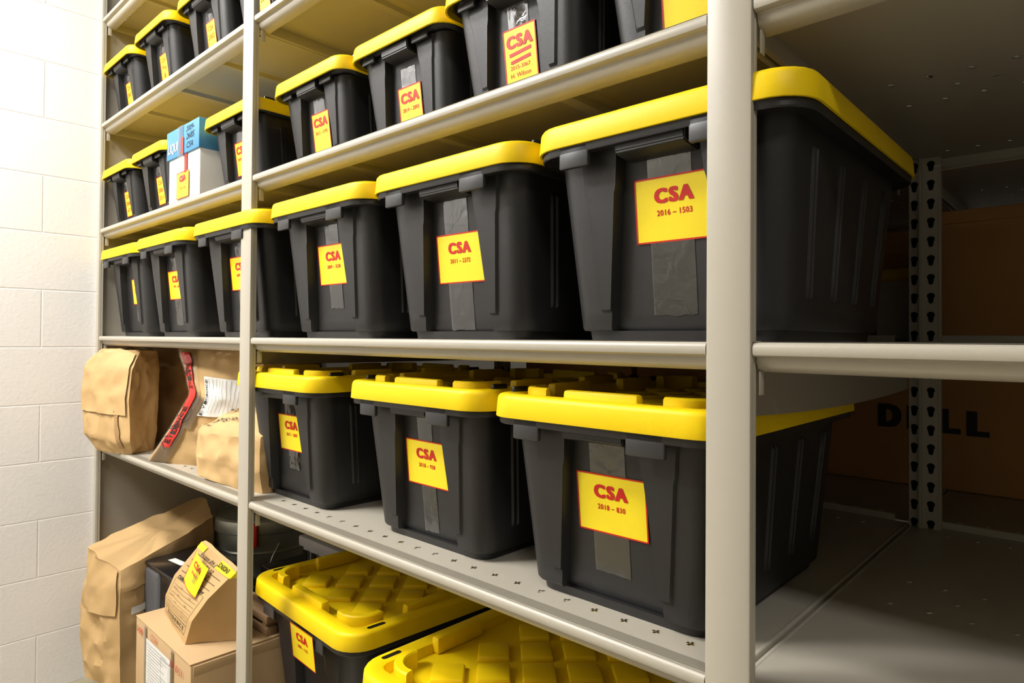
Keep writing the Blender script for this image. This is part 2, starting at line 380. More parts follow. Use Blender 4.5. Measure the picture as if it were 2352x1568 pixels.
# side panels
def side_panel(x, y0, y1, ztop, zb_front, zb_mid, zb_back, label):
    n = 14; V = []; F = []
    for i in range(n+1):
        s = i/n; y = y0+(y1-y0)*s
        zb_ = zb_front*(1-s)*(1-2*s)+zb_mid*4*s*(1-s)+zb_back*s*(2*s-1)
        for xx in (x-0.001, x+0.001): V += [(xx, y, zb_), (xx, y, ztop)]
    for i in range(n):
        a = i*4; b = a+4
        F += [(a, b, b+1, a+1), (a+2, a+3, b+3, b+2), (a, a+2, b+2, b), (a+1, b+1, b+3, a+3)]
    F += [(0, 1, 3, 2), (4*n, 4*n+2, 4*n+3, 4*n+1)]
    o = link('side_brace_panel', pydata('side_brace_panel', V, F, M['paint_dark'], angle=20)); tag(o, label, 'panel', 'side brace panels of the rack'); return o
side_panel(0.0, 0.018, DEP-0.035, ZB-0.034, 1.052, 1.036, 1.040, 'grey steel brace panel under the eye-level shelf at the near post')
side_panel(-P, 0.018, DEP-0.035, ZB-0.034, 1.075, 1.072, 1.072, 'grey steel brace panel under the eye-level shelf at the far post')
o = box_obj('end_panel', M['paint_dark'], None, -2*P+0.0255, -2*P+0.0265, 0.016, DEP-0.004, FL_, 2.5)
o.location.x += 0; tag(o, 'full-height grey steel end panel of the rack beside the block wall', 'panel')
# cross-shaped bolt head on the near brace panel
bm = bmesh.new(); add_box(bm, 0.001, 0.003, 0.0785, 0.0915, 1.104, 1.110, bev=0.001); add_box(bm, 0.001, 0.003, 0.082, 0.088, 1.1005, 1.1135, bev=0.001)
tag(link('panel_fastener', finish('panel_fastener', bm, M['steel'])), 'small pale cross-shaped fastener on the near brace panel', 'fastener')

# ------------------------------------------------------------------ totes
def rrect(hx, hy, r, seg=6):
    pts = []
    for cx, cy, a0 in ((hx-r, hy-r, 0), (-hx+r, hy-r, 90), (-hx+r, -hy+r, 180), (hx-r, -hy+r, 270)):
        for k in range(seg+1):
            a = math.radians(a0+90*k/seg); pts.append((cx+r*math.cos(a), cy+r*math.sin(a)))
    return pts
def loft(rings, closed_bottom=True, closed_top=True):
    V = []; F = []; n = len(rings[0])
    for r in rings: V += r
    for i in range(len(rings)-1):
        for k in range(n):
            l = (k+1) % n; F.append((i*n+k, i*n+l, (i+1)*n+l, (i+1)*n+k))
    if closed_bottom: F.append(tuple(range(n-1, -1, -1)))
    if closed_top: F.append(tuple(range((len(rings)-1)*n, len(rings)*n)))
    return V, F
class Tote:
    def __init__(s, W, L, H, k=None, rec=0.016):
        s.W, s.L, s.H, s.rec = W, L, H, rec
        s.k = k or W/0.413; s.hb = 0.036*(0.6+0.4*s.k)      # lid band
        s.zt = H-s.hb-0.002
    def half(s, z):
        f = min(1, max(0, z/s.zt)); k = s.k
        return (s.W/2-0.050*k)*(1-f)+(s.W/2-0.029*k)*f, (s.L/2-0.066*k)*(1-f)+(s.L/2-0.036*k)*f
    def cw(s, z):   # half-width of the sunken centre panel
        f = min(1, max(0, z/s.zt)); nt = 0.002*s.k if f < 0.78 else 0
        return s.k*(0.086*(1-f)+0.058*f)+nt
    def pw(s, z):
        f = min(1, max(0, z/s.zt)); nt = 0.002*s.k if f < 0.78 else 0
        return s.k*(0.103*(1-f)+0.128*f)-nt
    def front_y(s, z): return -s.half(z)[1]+s.rec
    def ring(s, z, centre=True, pil=True, ribs=True, inset=0.0):
        hx, hy = s.half(z); hx -= inset; hy -= inset; r = 0.034*s.k-inset*0.5; c, p = s.cw(z), s.pw(z)
        rc = s.rec if centre else 0.0; ou = 0.0045*s.k if pil else 0.0
        def fo(u):
            a = abs(u)
            if a < c: return rc
            if a < c+0.0015: return rc
            if a < p-0.0035: return -ou
            return 0.0
        us = [0]
        cc = [(c, rc), (c+0.0035, -ou), (p-0.0035, -ou), (p, 0.0)]
        side = [(u, o_) for u, o_ in cc]
        xs = [(-u, o_) for u, o_ in reversed(side)]+[(-c*0.5, rc), (0, rc), (c*0.5, rc)]+side
        pts = []
        arc = 5
        def corner(cx, cy, a0):
            for k in range(arc+1):
                a = math.radians(a0+90*k/arc); pts.append((cx+r*math.cos(a), cy+r*math.sin(a), z))
        # front (-y) left to right
        for u, o_ in xs: pts.append((u, -hy+o_, z))
        corner(hx-r, -hy+r, 270)
        rb = 0.0035*s.k if ribs else 0.0; nv = 4; span = 2*hy-0.16*s.k
        vs_ = [-hy+0.085*s.k+span*i/(nv-1) for i in range(nv)]
        sp = []
        for v in vs_:
            g = 0.0085*s.k
            sp += [(v-g-0.003, 0), (v-g, rb), (v-g+0.004, rb), (v-g+0.006, 0), (v+g-0.006, 0), (v+g-0.004, rb), (v+g, rb), (v+g+0.003, 0)]
        for v, o_ in sp: pts.append((hx+o_, v, z))
        corner(hx-r, hy-r, 0)
        for u, o_ in reversed(xs): pts.append((u, hy-o_, z))
        corner(-hx+r, hy-r, 90)
        for v, o_ in reversed(sp): pts.append((-hx-o_, v, z))
        corner(-hx+r, -hy+r, 180)
        return pts
    def body(s):
        k = s.k; zp = 0.045*k; zn = s.zt*0.78
        zr0, zr1 = 0.055*k, s.zt-0.03*k
        levels = [(0.0, False, False, False, 0.010*k), (0.014*k, False, False, False, 0.009*k), (0.0145*k, True, False, False, 0.002), (0.018*k, True, False, False, 0.0),
                  (zp-0.004, True, False, False, 0), (zp, True, True, False, 0), (zr0, True, True, False, 0), (zr0+0.004, True, True, True, 0)]
        for i in range(1, 5): levels.append((zr0+(zn-0.006-zr0)*i/5, True, True, True, 0))
        levels += [(zn-0.006, True, True, True, 0), (zn+0.004, True, True, True, 0), (zr1-0.004, True, True, True, 0), (zr1, True, True, False, 0), (s.zt, True, True, False, 0)]
        R = [s.ring(z, c, p, rb, i) for z, c, p, rb, i in levels]
        V, F = loft(R)
        # rim flange under the lid
        a, b = s.W/2-0.005, s.L/2-0.005; r = 0.052*k
        sm = s.k < 0.9; h0 = s.H-s.hb-0.011*k if not sm else s.H-s.hb+0.004
        if sm: a -= 0.006; b -= 0.006
        hx, hy = s.half(s.zt)
        rr = [[(x, y, s.zt-0.004) for x, y in rrect(hx-.004, hy-.02, r*.5)],
              [(x, y, h0+0.004) for x, y in rrect(a-0.006, b-0.006, r)],
              [(x, y, h0) for x, y in rrect(a-0.001, b-0.001, r)],
              [(x, y, h0+0.002) for x, y in rrect(a, b, r)],
              [(x, y, s.H-s.hb+0.012) for x, y in rrect(a, b, r)]]
        V2, F2 = loft(rr, False, False); n = len(V)
        V += V2; F += [tuple(i+n for i in f) for f in F2]
        return pydata('body', V, F, M['tote'], angle=32)
    def lid(s):
        k = s.k; a, b = s.W/2, s.L/2; r = 0.055*k; H = s.H; hb = s.hb
        def R(ins, z): return [(x, y, z) for x, y in rrect(a-ins, b-ins, max(0.004, r-ins))]
        dp = 0.017*k
        rings = [R(0.004, H-hb+0.012), R(0.004, H-hb), R(0.0005, H-hb), R(0, H-hb+0.001), R(0.0025, H-0.008), R(0.0035, H-0.0045), R(0.006, H-0.0015), R(0.010, H), R(0.031*k, H), R(0.034*k, H-0.002), R(0.037*k, H-dp)]
        V, F = loft(rings, False, True)
        bm = bmesh.new(); me = D.meshes.new('t'); me.from_pydata(V, [], F); bm.from_mesh(me); D.meshes.remove(me)
        # perimeter ridges
        rh = 0.011*k
        ia, ib = a-0.036*k, b-0.036*k; rw = 0.020*k
        def ridge(x0, x1, y0, y1): add_box(bm, x0, x1, y0, y1, H-dp, H+rh, bev=0.004*k, seg=2, taper=0.0015)
        for sg in (-1, 1):
            y = sg*(ib-rw/2+0.006*k); ridge(-0.066*k, 0.066*k, y-rw/2, y+rw/2)
            x = sg*(ia-rw/2+0.006*k)
            for yc in (-ib*0.42, ib*0.42): ridge(x-rw/2, x+rw/2, yc-0.055*k, yc+0.055*k)
        # corner arcs
        for sx in (-1, 1):
            for sy in (-1, 1):
                cx, cy = sx*(ia-0.055*k), sy*(ib-0.050*k); N = 9; ro, ri = 0.052*k, 0.034*k
                prev = None
                for q in range(N+1):
                    an = math.radians(-15+120*q/N)
                    ring_ = []
                    for rad, z in ((ro, H-dp), (ro-0.001, H+rh-0.003), (ro-0.004, H+rh), (ri+0.004, H+rh), (ri+0.001, H+rh-0.003), (ri, H-dp)):
                        ring_.append(bm.verts.new((cx+sx*rad*math.cos(an), cy+sy*rad*math.sin(an), z)))
                    if prev:
                        for m_ in range(5): bm.faces.new((prev[m_], prev[m_+1], ring_[m_+1], ring_[m_]))
                    else: bm.faces.new(ring_)
                    prev = ring_
                bm.faces.new(prev)
        # diamond pads set at 45 degrees
        pit = 0.074*k; hs = 0.028*k; q2 = math.sqrt(0.5)
        for i in range(-9, 10):
            for j in range(-9, 10):
                x = (i-j)*pit*q2; y = (i+j)*pit*q2
                if abs(x) > ia-0.032*k or abs(y) > ib-0.036*k: continue
                if math.hypot(abs(x)-(ia-0.055*k), abs(y)-(ib-0.05*k)) > 0.012*k and abs(x) > ia-0.075*k and abs(y) > ib-0.072*k: continue
                add_box(bm, x-hs, x+hs, y-hs, y+hs, H-dp-0.001, H-0.007*k, bev=0.0035*k, seg=2, rot=math.radians(45), taper=0.002)
        return finish('lid', bm, M['lid'], angle=38)
    def parts(s):
        k = s.k; yb = -s.L/2
        d = {'body': s.body(), 'lid': s.lid()}
        z1 = s.H-s.hb+0.002
        for nm, x in (('tabL', -0.118*k), ('tabR', 0.092*k)):
            bm = bmesh.new(); hw = (0.026 if nm == 'tabL' else 0.030)*k
            sm = k < 0.9
            if sm: add_box(bm, x-hw, x+hw, yb+0.014, yb+0.020, z1-0.013, z1, bev=0.002, seg=2)
            else: add_box(bm, x-hw, x+hw, yb+0.005, yb+0.014, z1-0.034*k, z1, bev=0.0032, seg=2)
            d[nm] = finish('rim_tab', bm, M['tote_tab'])
        bm = bmesh.new()   # grip: overhanging ledge under the rim
        hw = 0.053*k; y1 = s.front_y(s.zt)+0.01
        V = []
        for x in (-hw, hw):
            V += [(x, yb+0.012*k, z1), (x, yb+0.013*k, z1-0.022*k), (x, yb+0.018*k, z1-0.026*k), (x, y1, z1-0.030*k), (x, y1, z1)]
        vs_ = [bm.verts.new(v) for v in V]
        for i in range(5): j = (i+1) % 5; bm.faces.new((vs_[i], vs_[j], vs_[5+j], vs_[5+i]))
        bm.faces.new(vs_[:5]); bm.faces.new(vs_[5:])
        bmesh.ops.bevel(bm, geom=bm.edges[:], offset=0.002, segments=2, affect='EDGES')
        d['grip'] = finish('grip', bm, M['tote'])
        bm = bmesh.new(); add_box(bm, -0.0045*k, 0.0045*k, -0.018*k, 0.018*k, s.H-0.004, s.H+0.0085*k, bev=0.0035*k, seg=2)
        d['clip'] = finish('clip', bm, M['clip'])
        pts = rrect(0.005*k, 0.019*k, 0.0048*k, 4)
        V = [(x, y, s.H+0.0004) for x, y in pts]+[(x*.93, y*.97, s.H+0.0001) for x, y in pts]
        n = len(pts); F = [tuple(range(n))]
        d['slot'] = pydata('lid_slot_shade', V[:n], F, M['slot'], smooth=False)  # flat dark patch on the rim, painting the shade of an open slot
        return d
KINDS = {'medium': Tote(0.410, 0.570, 0.313), 'small': Tote(0.314, 0.47, 0.210, k=0.785, rec=0.013), 'large': Tote(0.552, 0.80, 0.380, k=1.25)}
PARTS = {k: t.parts() for k, t in KINDS.items()}
def label_parts(T, root, w, h, uc, zc, lines, ink='print', tilt=0.0, lift=0.0, tape=(0.03, 0.03), tape_w=0.045, tape_x=0.0, name='label'):
    eps = 0.0016+lift
    ct, st = math.cos(tilt), math.sin(tilt)
    def fn(e):
        def g(u, v):
            x = uc+u*ct-v*st; z = zc+u*st+v*ct
            return (x, T.front_y(z)-e, z)
        return g
    f = Flat(); b = 0.0022
    f.bar(-w/2, w/2, -h/2, h/2, 0, n=4)
    lab = link('label', f.mesh('label', fn(eps), [M['label']]), root)
    f = Flat(); f.bar(-w/2, w/2, h/2-b, h/2, 0); f.bar(-w/2, w/2, -h/2, -h/2+b, 0); f.bar(-w/2, -w/2+b, -h/2, h/2, 0); f.bar(w/2-b, w/2, -h/2, h/2, 0)
    link('border', f.mesh('border', fn(eps+0.0004), [M['red']]), lab)
    f = Flat()
    for (s_, u, v, tw, th, wt) in lines:
        if s_ == '__bar__': f.line(u-tw/2, v-0.002, u+tw/2, v+0.002, th)
        else: f.text(s_, u, v, tw, th, wt*1.1, spacing=1.0+wt*3.6)
    link('lettering', f.mesh('lettering', fn(eps+0.0005), [M['orange_ink'] if ink == 'hand' else M['red']]), lab)
    # clear tape over and under the card
    for sgn, ln in ((1, tape[0]), (-1, tape[1])):
        if ln <= 0: continue
        z0 = zc+(h/2-0.004 if sgn > 0 else -h/2+0.004); z1 = z0+sgn*(ln+0.004)
        V = []; F = []; nu, nv = 8, 12; sd = random.random()*50
        for j in range(nv+1):
            for i in range(nu+1):
                z = z0+(z1-z0)*j/nv+(0.003*noise.noise(Vector((i*.7, sd, 1))) if j == nv else 0); x = uc+tape_x+(i/nu-0.5)*tape_w
                zz = max(0.006, z)
                V.append((x, T.front_y(zz)-0.0006-0.0012*abs(noise.noise(Vector((x*60+sd, z*35, sd)))), zz))
        for j in range(nv):
            for i in range(nu): a = j*(nu+1)+i; F.append((a, a+1, a+nu+2, a+nu+1) if sgn > 0 else (a, a+nu+1, a+nu+2, a+1))
        link('clear_tape', pydata('clear_tape', V, F, M['tape'], recalc=False, angle=80), root)
def std(code, w=0.121):
    return [('CSA', 0.0, 0.0185, 0.0595, 0.0205, 0.07), (code, 0.0, -0.0045, 0.0048*len(code), 0.0080, 0.03)]
def hand(*ls):
    out = []; v = 0.026
    for t_ in ls: out.append((t_, 0, v, min(0.040, 0.0105*len(t_)+.002), 0.014, 0.02)); v -= 0.024
    return out
def tote(kind, xl, yf, z, label, group, lab=None, rz=0.0, clips=True, slots=False):
    T = KINDS[kind]; d = PARTS[kind]
    t = empty('storage_tote', (xl+T.W/2, yf+T.L/2, z), rz); tag(t, label, 'storage tote', group)
    link('body', d['body'], t); link('lid', d['lid'], t)
    for n_ in ('tabL', 'tabR'): link('rim_tab', d[n_], t)
    link('grip', d['grip'], t)
    for sx in (-1, 1):
        for sy in (-1, 1):
            if slots or clips:
                o = link('clip' if clips else 'lid_slot_shade', d['clip' if clips else 'slot'], t)
                o.location = (sx*(T.W/2-0.0195*T.k), sy*(T.L/2-0.070*T.k), 0)
    if lab: label_parts(T, t, **lab)
    return t
GA, GB, GC, GD, GL = 'totes on the second shelf', 'totes on the eye-level shelf', 'totes on the fourth shelf', 'totes on the fifth shelf', 'large totes on the bottom shelf'
def L_(code, zc=0.157, uc=0.006, w=0.121, h=0.089, tape=(0.05, 0.03), **k): return dict(w=w, h=h, uc=uc, zc=zc, lines=std(code), tape=tape, **k)
# second shelf, middle bay
tote('medium', -1.352, 0.012, ZA, 'black tote with yellow lid, card reading 2017 – 2807, beside the brown paper bag', GA, L_('2017 – 2807', 0.166, 0.004, tape=(0.040, 0.045), tape_w=0.05))
tote('medium', -0.848, 0.020, ZA, 'black tote with yellow lid, card reading 2018 – 928, between two other totes', GA, L_('2018 – 928', 0.158, 0.0, tape=(0.055, 0.09), tape_w=0.042, tilt=-0.01))
tote('medium', -0.417, 0.008, ZA, 'black tote with yellow lid, card reading 2018 – 830, left of the near post', GA, L_('2018 – 830', 0.157, 0.002, tape=(0.07, 0.06), tape_w=0.062, tape_x=-0.004))
# eye-level shelf
tote('medium', -2.434, -0.008, ZB, 'black tote with yellow lid on the eye-level shelf, closest to the block wall', GB, dict(w=0.085, h=0.089, uc=0.03, zc=0.157, lines=hand('CSA', '2005-'), ink='hand', tape=(0.07, 0.06)))
tote('medium', -2.018, -0.018, ZB, 'black tote with yellow lid, card reading 1999 – 825, on the eye-level shelf', GB, L_('1999 – 825', 0.160, 0.005, tape=(0.05, 0.08), tape_w=0.05))
tote('medium', -1.580, -0.012, ZB, 'black tote with yellow lid on the eye-level shelf, half hidden behind the far post', GB, L_('2009 – 3537', 0.170, 0.0, tape=(0.06, 0.08), tape_w=0.05))
tote('medium', -1.150, -0.004, ZB, 'black tote with yellow lid, card reading 2009 – 3538, right of the far post', GB, L_('2009 – 3538', 0.163, 0.006, tape=(0.045, 0.052), tape_w=0.05, tape_x=0.0))
tote('medium', -0.742, 0.0, ZB, 'black tote with yellow lid, card reading 2011 – 2372, in the middle bay', GB, L_('2011 – 2372', 0.146, 0.004, tape=(0.085, 0.085), tape_w=0.062, tape_x=-0.005))
tote('medium', -0.322, 0.0, ZB, 'black tote with yellow lid, card reading 2016 – 1503, standing behind the near post', GB, L_('2016 – 1503', 0.180, 0.013, tape=(0.05, 0.10), tape_w=0.066, tape_x=-0.006))
# fourth shelf: smaller totes
def S_(lines, uc=0.0, w=0.072, zc=0.078, h=0.089, ink='print', **k): return dict(w=w, h=h, uc=uc, zc=zc, lines=lines, ink=ink, tape=(0.035, 0.0), tape_w=0.045, **k)
def sc(code, cw=0.058): return [('CSA', 0.0, 0.0225, cw, 0.0205, 0.07), (code, 0.0, -0.0005, 0.0046*len(code), 0.0080, 0.03)]
tote('small', -2.434, -0.005, ZC, 'small black tote with yellow lid on the fourth shelf, closest to the block wall', GC, S_(hand('CSA', '2006', '-671'), w=0.055, ink='hand'))
tote('small', -2.112, -0.006, ZC, 'small black tote with yellow lid between the corner tote and the blue-lidded box', GC, S_(hand('CSA', '2008-', '2513'), w=0.058, ink='hand'))
tote('small', -1.555, 0.008, ZC, 'small black tote with yellow lid, right of the blue-lidded box, crossing the far post', GC, S_(sc('2009 – 2624'), zc=0.085))
tote('small', -1.176, 0.02, ZC, 'small black tote with yellow lid, card reading 2013 – 2192', GC, S_(sc('2013 – 2192'), zc=0.080))
tote('small', -0.861, 0.03, ZC, 'small black tote with yellow lid, card reading 2014 – 2893', GC, S_(sc('2014 – 2893'), zc=0.064))
tote('small', -0.546, 0.01, ZC, 'small black tote with yellow lid, card with two crossed-out red lines and handwriting', GC,
     S_([('CSA', 0.0, 0.0225, 0.058, 0.0205, 0.07), ('__bar__', 0, 0.004, 0.048, 0.0055, 0), ('__bar__', 0, -0.008, 0.044, 0.0055, 0), ('2015-3067', -0.002, -0.0185, 0.044, 0.0065, 0), ('H. Wilson', -0.002, -0.031, 0.044, 0.0075, 0)], zc=0.075))
tote('small', -0.231, 0.0, ZC, 'small black tote on the fourth shelf just left of the near post, card reading 2015', GC, S_([('CSA', 0.0, 0.0300, 0.058, 0.0205, 0.07), ('2015', -0.012, 0.001, 0.022, 0.0080, 0.02)], w=0.095, zc=0.064))
# fifth shelf
tote('small', -2.434, -0.005, ZD, 'small black tote with yellow lid on the fifth shelf, closest to the block wall', GD, S_(hand('CSA', '2007'), w=0.055, ink='hand'))
tote('small', -2.085, -0.01, ZD, 'small black tote with yellow lid on the fifth shelf, second from the block wall', GD, S_(hand('CSA', 'Pkg', '1'), w=0.058, ink='hand'))
tote('small', -1.745, 0.0, ZD, 'small black tote on the fifth shelf, third from the block wall', GD, S_(hand('CSA', '2002'), w=0.058, ink='hand'))
tote('small', -1.425, 0.0, ZD, 'small black tote on the fifth shelf, partly behind the top of the far post', GD, S_(hand('CSA', '2004'), w=0.058, ink='hand'))
tote('small', -1.075, 0.0, ZD, 'small black tote on the fifth shelf just right of the far post', GD)
# bottom shelf: large totes
tote('large', -1.428, 0.095, Z0, 'large black tote with yellow lid, card reading 2008 – 1155, on the bottom shelf', GL, L_('2008 – 1155', 0.290, 0.055, tape=(0.0, 0.05), lift=0.061), rz=math.radians(-3.5), clips=False, slots=True)
tote('large', -0.800, 0.015, Z0, 'large black tote under the second shelf, its yellow lid nearest the camera', GL, L_('2010 – 412', 0.235, 0.0), rz=math.radians(-1), clips=False, slots=True)

# ------------------------------------------------------------------ paper bags
class Bag:
    """levels: list of 4 corner points (front-left, front-right, back-right, back-left) from the bottom up"""
    def __init__(s, levels, ns=22, nt=34, bulge=(0.012, -0.012, 0.01, 0.0), crumple=0.006, freq=11, seed=0, smooth=False):
        s.lv = [[Vector(c) for c in q] for q in levels]; s.ns, s.nt, s.b, s.c, s.f, s.sd = ns, nt, bulge, crumple, freq, seed
    def base(s, u, t):
        n = len(s.lv)-1; k = min(n-1, int(t*n)); f = t*n-k; f = f*f*(3-2*f)*0.5+f*0.5
        i = int(u) % 4; g = u-int(u)
        A = s.lv[k][i].lerp(s.lv[k][(i+1) % 4], g); B = s.lv[k+1][i].lerp(s.lv[k+1][(i+1) % 4], g)
        return A.lerp(B, f)
    def surf(s, u, t, eps=0.0):
        p = s.base(u, t); i = int(u) % 4; g = u-int(u)
        d = 0.01
        c = s.base(i+0.5, t)
        tu = s.base(i+0.75, t)-s.base(i+0.25, t); tv = s.base(u, min(1, t+d))-s.base(u, max(0, t-d))
        nrm = tu.cross(tv); nrm = nrm.normalized() if nrm.length > 1e-9 else Vector((0, -1, 0))
        w = 4*g*(1-g)*math.sin(math.pi*min(1, max(0, t*0.9+0.08)))
        q = p*s.f+Vector((s.sd*7.3, s.sd*3.1, s.sd))
        r = (1-2*abs(noise.noise(q)))*0.6+noise.noise(q*2.7)*0.35+(0.5-abs(noise.noise(q*1.9+Vector((9, 2, 4)))))*0.5
        edge = min(1, 6*min(g, 1-g)+0.25)
        return p+nrm*(s.b[i]*w+s.c*r*edge+eps)
    def mesh(s, name, m, angle=24, top=True):
        V = []; F = []; n = 4*s.ns
        for j in range(s.nt+1):
            for k in range(n): V.append(tuple(s.surf(4*k/n, j/s.nt)))
        for j in range(s.nt):
            for k in range(n): l = (k+1) % n; F.append((j*n+k, j*n+l, (j+1)*n+l, (j+1)*n+k))
        F.append(tuple(range(n-1, -1, -1)))
        if top:
            base = s.nt*n; cen = sum((Vector(V[base+k]) for k in range(n)), Vector())/n; prev = base
            for q in (0.75, 0.5, 0.25):
                b = len(V)
                for k in range(n):
                    p = cen.lerp(Vector(V[base+k]), q); p.z += s.c*1.2*noise.noise(p*s.f*1.5)
                    V.append(tuple(p))
                for k in range(n): l = (k+1) % n; F.append((prev+k, prev+l, b+l, b+k))
                prev = b
            V.append(tuple(cen)); c = len(V)-1
            for k in range(n): F.append((prev+k, prev+(k+1) % n, c))
        return pydata(name, V, F, m, angle=angle)
    def sheet(s, name, m, u0, u1, t0, t1, eps=0.003, nu=10, nt=10, skew=0.0):
        V = []; F = []
        for j in range(nt+1):
            for i in range(nu+1): V.append(tuple(s.surf(u0+(u1-u0)*i/nu+skew*j/nt, t0+(t1-t0)*j/nt, eps)))
        for j in range(nt):
            for i in range(nu): a = j*(nu+1)+i; F.append((a, a+1, a+nu+2, a+nu+1))
        return pydata(name, V, F, m, recalc=False, angle=60)
    def flat(s, name, fl, mats, eps=0.005):
        return fl.mesh(name, lambda u, t: s.surf(max(0, u), min(1, max(0, t)), eps), mats)
def bag(name, b, m, label, cat, group=None, angle=24):
    me = b.mesh('paper', m, angle)
    t = empty(name, (0, 0, 0)); tag(t, label, cat, group); link('paper', me, t); return t
GP = 'brown paper bags on the second shelf'
BA = Bag([[(-2.33, -.030, ZA+.001), (-2.10, .015, ZA+.001), (-2.16, .10, ZA+.001), (-2.37, .12, ZA+.001)],
          [(-2.365, -.058, .80), (-2.07, .000, .79), (-2.16, .11, .79), (-2.40, .12, .80)],
          [(-2.375, -.062, .93), (-2.085, -.002, .93), (-2.16, .115, .93), (-2.41, .12, .93)],
          [(-2.345, -.058, 1.04), (-2.10, .012, 1.03), (-2.17, .12, 1.03), (-2.39, .12, 1.04)],
          [(-2.29, -.03, 1.093), (-2.13, .045, 1.092), (-2.19, .12, 1.088), (-2.34, .10, 1.093)]], bulge=(.012, -.016, .01, 0), crumple=.013, freq=15, seed=1)
t = bag('paper_evidence_bag', BA, M['kraft'], 'crumpled brown paper bag with folded-over flap, against the block wall', 'paper bag', GP)
link('folded_flap', BA.sheet('folded_flap', M['kraft'], 0.02, 0.985, 0.40, 0.93, 0.006, 16, 14), t)
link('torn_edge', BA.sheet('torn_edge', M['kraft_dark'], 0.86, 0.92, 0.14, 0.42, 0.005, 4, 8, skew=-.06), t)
BD = Bag([[(-2.35, .17, ZA+.001), (-2.02, .27, ZA+.001), (-2.06, .46, ZA+.001), (-2.40, .40, ZA+.001)],
          [(-2.40, .16, .93), (-1.98, .30, .93), (-2.02, .48, .93), (-2.42, .40, .93)],
          [(-2.38, .17, 1.095), (-1.98, .31, 1.095), (-2.02, .46, 1.09), (-2.41, .40, 1.09)]], seed=5, crumple=.012)
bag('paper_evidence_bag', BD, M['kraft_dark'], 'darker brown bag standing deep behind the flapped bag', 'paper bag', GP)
BB = Bag([[(-1.955, .020, ZA+.001), (-1.60, .165, ZA+.001), (-1.66, .33, ZA+.001), (-1.98, .24, ZA+.001)],
          [(-1.85, .045, .85), (-1.52, .150, .85), (-1.56, .33, .85), (-1.90, .26, .85)],
          [(-1.745, .065, .965), (-1.48, .150, .965), (-1.50, .34, .965), (-1.80, .27, .965)],
          [(-1.84, .085, 1.04), (-1.45, .150, 1.04), (-1.50, .35, 1.04), (-1.86, .28, 1.04)],
          [(-1.93, .100, 1.100), (-1.44, .150, 1.100), (-1.50, .34, 1.100), (-1.93, .28, 1.100)]], bulge=(.022, 0, .01, 0), crumple=.011, freq=9, seed=2)
t = bag('paper_evidence_bag', BB, M['kraft'], 'tall brown bag sealed down its left edge with red evidence tape', 'paper bag', GP)
link('clear_film', BB.sheet('clear_film', M['film'], 0.0, 0.25, 0.0, 1.0, 0.005, 6, 40), t)
tp = link('red_tape', BB.sheet('red_tape', M['redtape'], 0.05, 0.185, 0.13, 0.93, 0.007, 10, 70), t)
fl = Flat()
for k, ch in enumerate('EVIDENCE'): fl.text(ch, 0.118, 0.17+0.034*k, 0.030, 0.075, 0.03, rot=math.radians(90))
for k, ch in enumerate('EVIDENCE'): fl.text(ch, 0.118, 0.56+0.034*k, 0.030, 0.075, 0.03, rot=math.radians(90))
link('lettering', BB.flat('lettering', fl, [M['ink']], 0.0085), tp)
def sign():
    link('signature', BB.flat('signature', fl, [M['ink']], 0.0088), t)
fl = Flat()
pts = [(0.02, .34), (.10, .40), (.14, .33), (.06, .30), (.0, .27), (.17, .30), (.20, .37), (.25, .41), (.27, .36), (.22, .33)]
for a, c in zip(pts, pts[1:]): fl.line(a[0], a[1], c[0], c[1], 0.006)
sign(); fl = Flat()
pts = [(0.01, .18), (.08, .21), (.05, .15), (.15, .12)]
for a, c in zip(pts, pts[1:]): fl.line(a[0], a[1], c[0], c[1], 0.006)
sign(); fl = Flat()
pts = [(0.02, .66), (.18, .70), (.04, .74), (.19, .79), (.03, .82)]
for a, c in zip(pts, pts[1:]): fl.line(a[0], a[1], c[0], c[1], 0.005)
sign()
sh = link('evidence_sheet', BB.sheet('evidence_sheet', M['paper'], 0.36, 0.95, 0.38, 0.66, 0.005, 24, 24), t)
fl = Flat()
for k, ch in enumerate('EVIDENCE'): fl.text(ch, 0.405, 0.40+0.032*k, 0.027, 0.045, 0.03, rot=math.radians(90))
for k in range(10): fl.line(0.46+0.045*k, 0.40, 0.46+0.045*k, 0.65, 0.003)
link('printed_form', BB.flat('printed_form', fl, [M['ink']], 0.0075), sh)
link('clear_sticker', BB.sheet('clear_sticker', M['film'], 0.24, 0.36, 0.30, 0.50, 0.007, 4, 4), t)
BC = Bag([[(-1.60, .035, ZA+.001), (-1.268, .062, ZA+.001), (-1.275, .27, ZA+.001), (-1.56, .13, ZA+.001)],
          [(-1.655, .050, .80), (-1.262, .050, .80), (-1.275, .27, .80), (-1.62, .13, .80)],
          [(-1.66, .060, .865), (-1.270, .055, .885), (-1.285, .27, .96), (-1.62, .14, .92)],
          [(-1.60, .150, .945), (-1.290, .160, .965), (-1.290, .28, 1.02), (-1.57, .17, .98)]], bulge=(.014, .0, .01, 0), crumple=.016, freq=11, seed=3)
t = bag('paper_evidence_bag', BC, M['kraft'], 'slumped brown bag with black handwriting, crossing behind the far post', 'paper bag', GP)
fl = Flat()
fl.text('20170720', 0.55, 0.93, 0.40, 0.035, rot=0.1, shear=0.3); fl.text('7/9/15', 0.33, 0.86, 0.25, 0.04, rot=0.1, shear=0.3)
fl.text('ITEMS 23/9, 2', 0.42, 0.77, 0.55, 0.04, rot=0.06, shear=0.3); fl.text('10% fog', 0.13, 0.70, 0.20, 0.035, rot=0.1, shear=0.3)
link('handwriting', BC.flat('handwriting', fl, [M['ink']], 0.003), t)
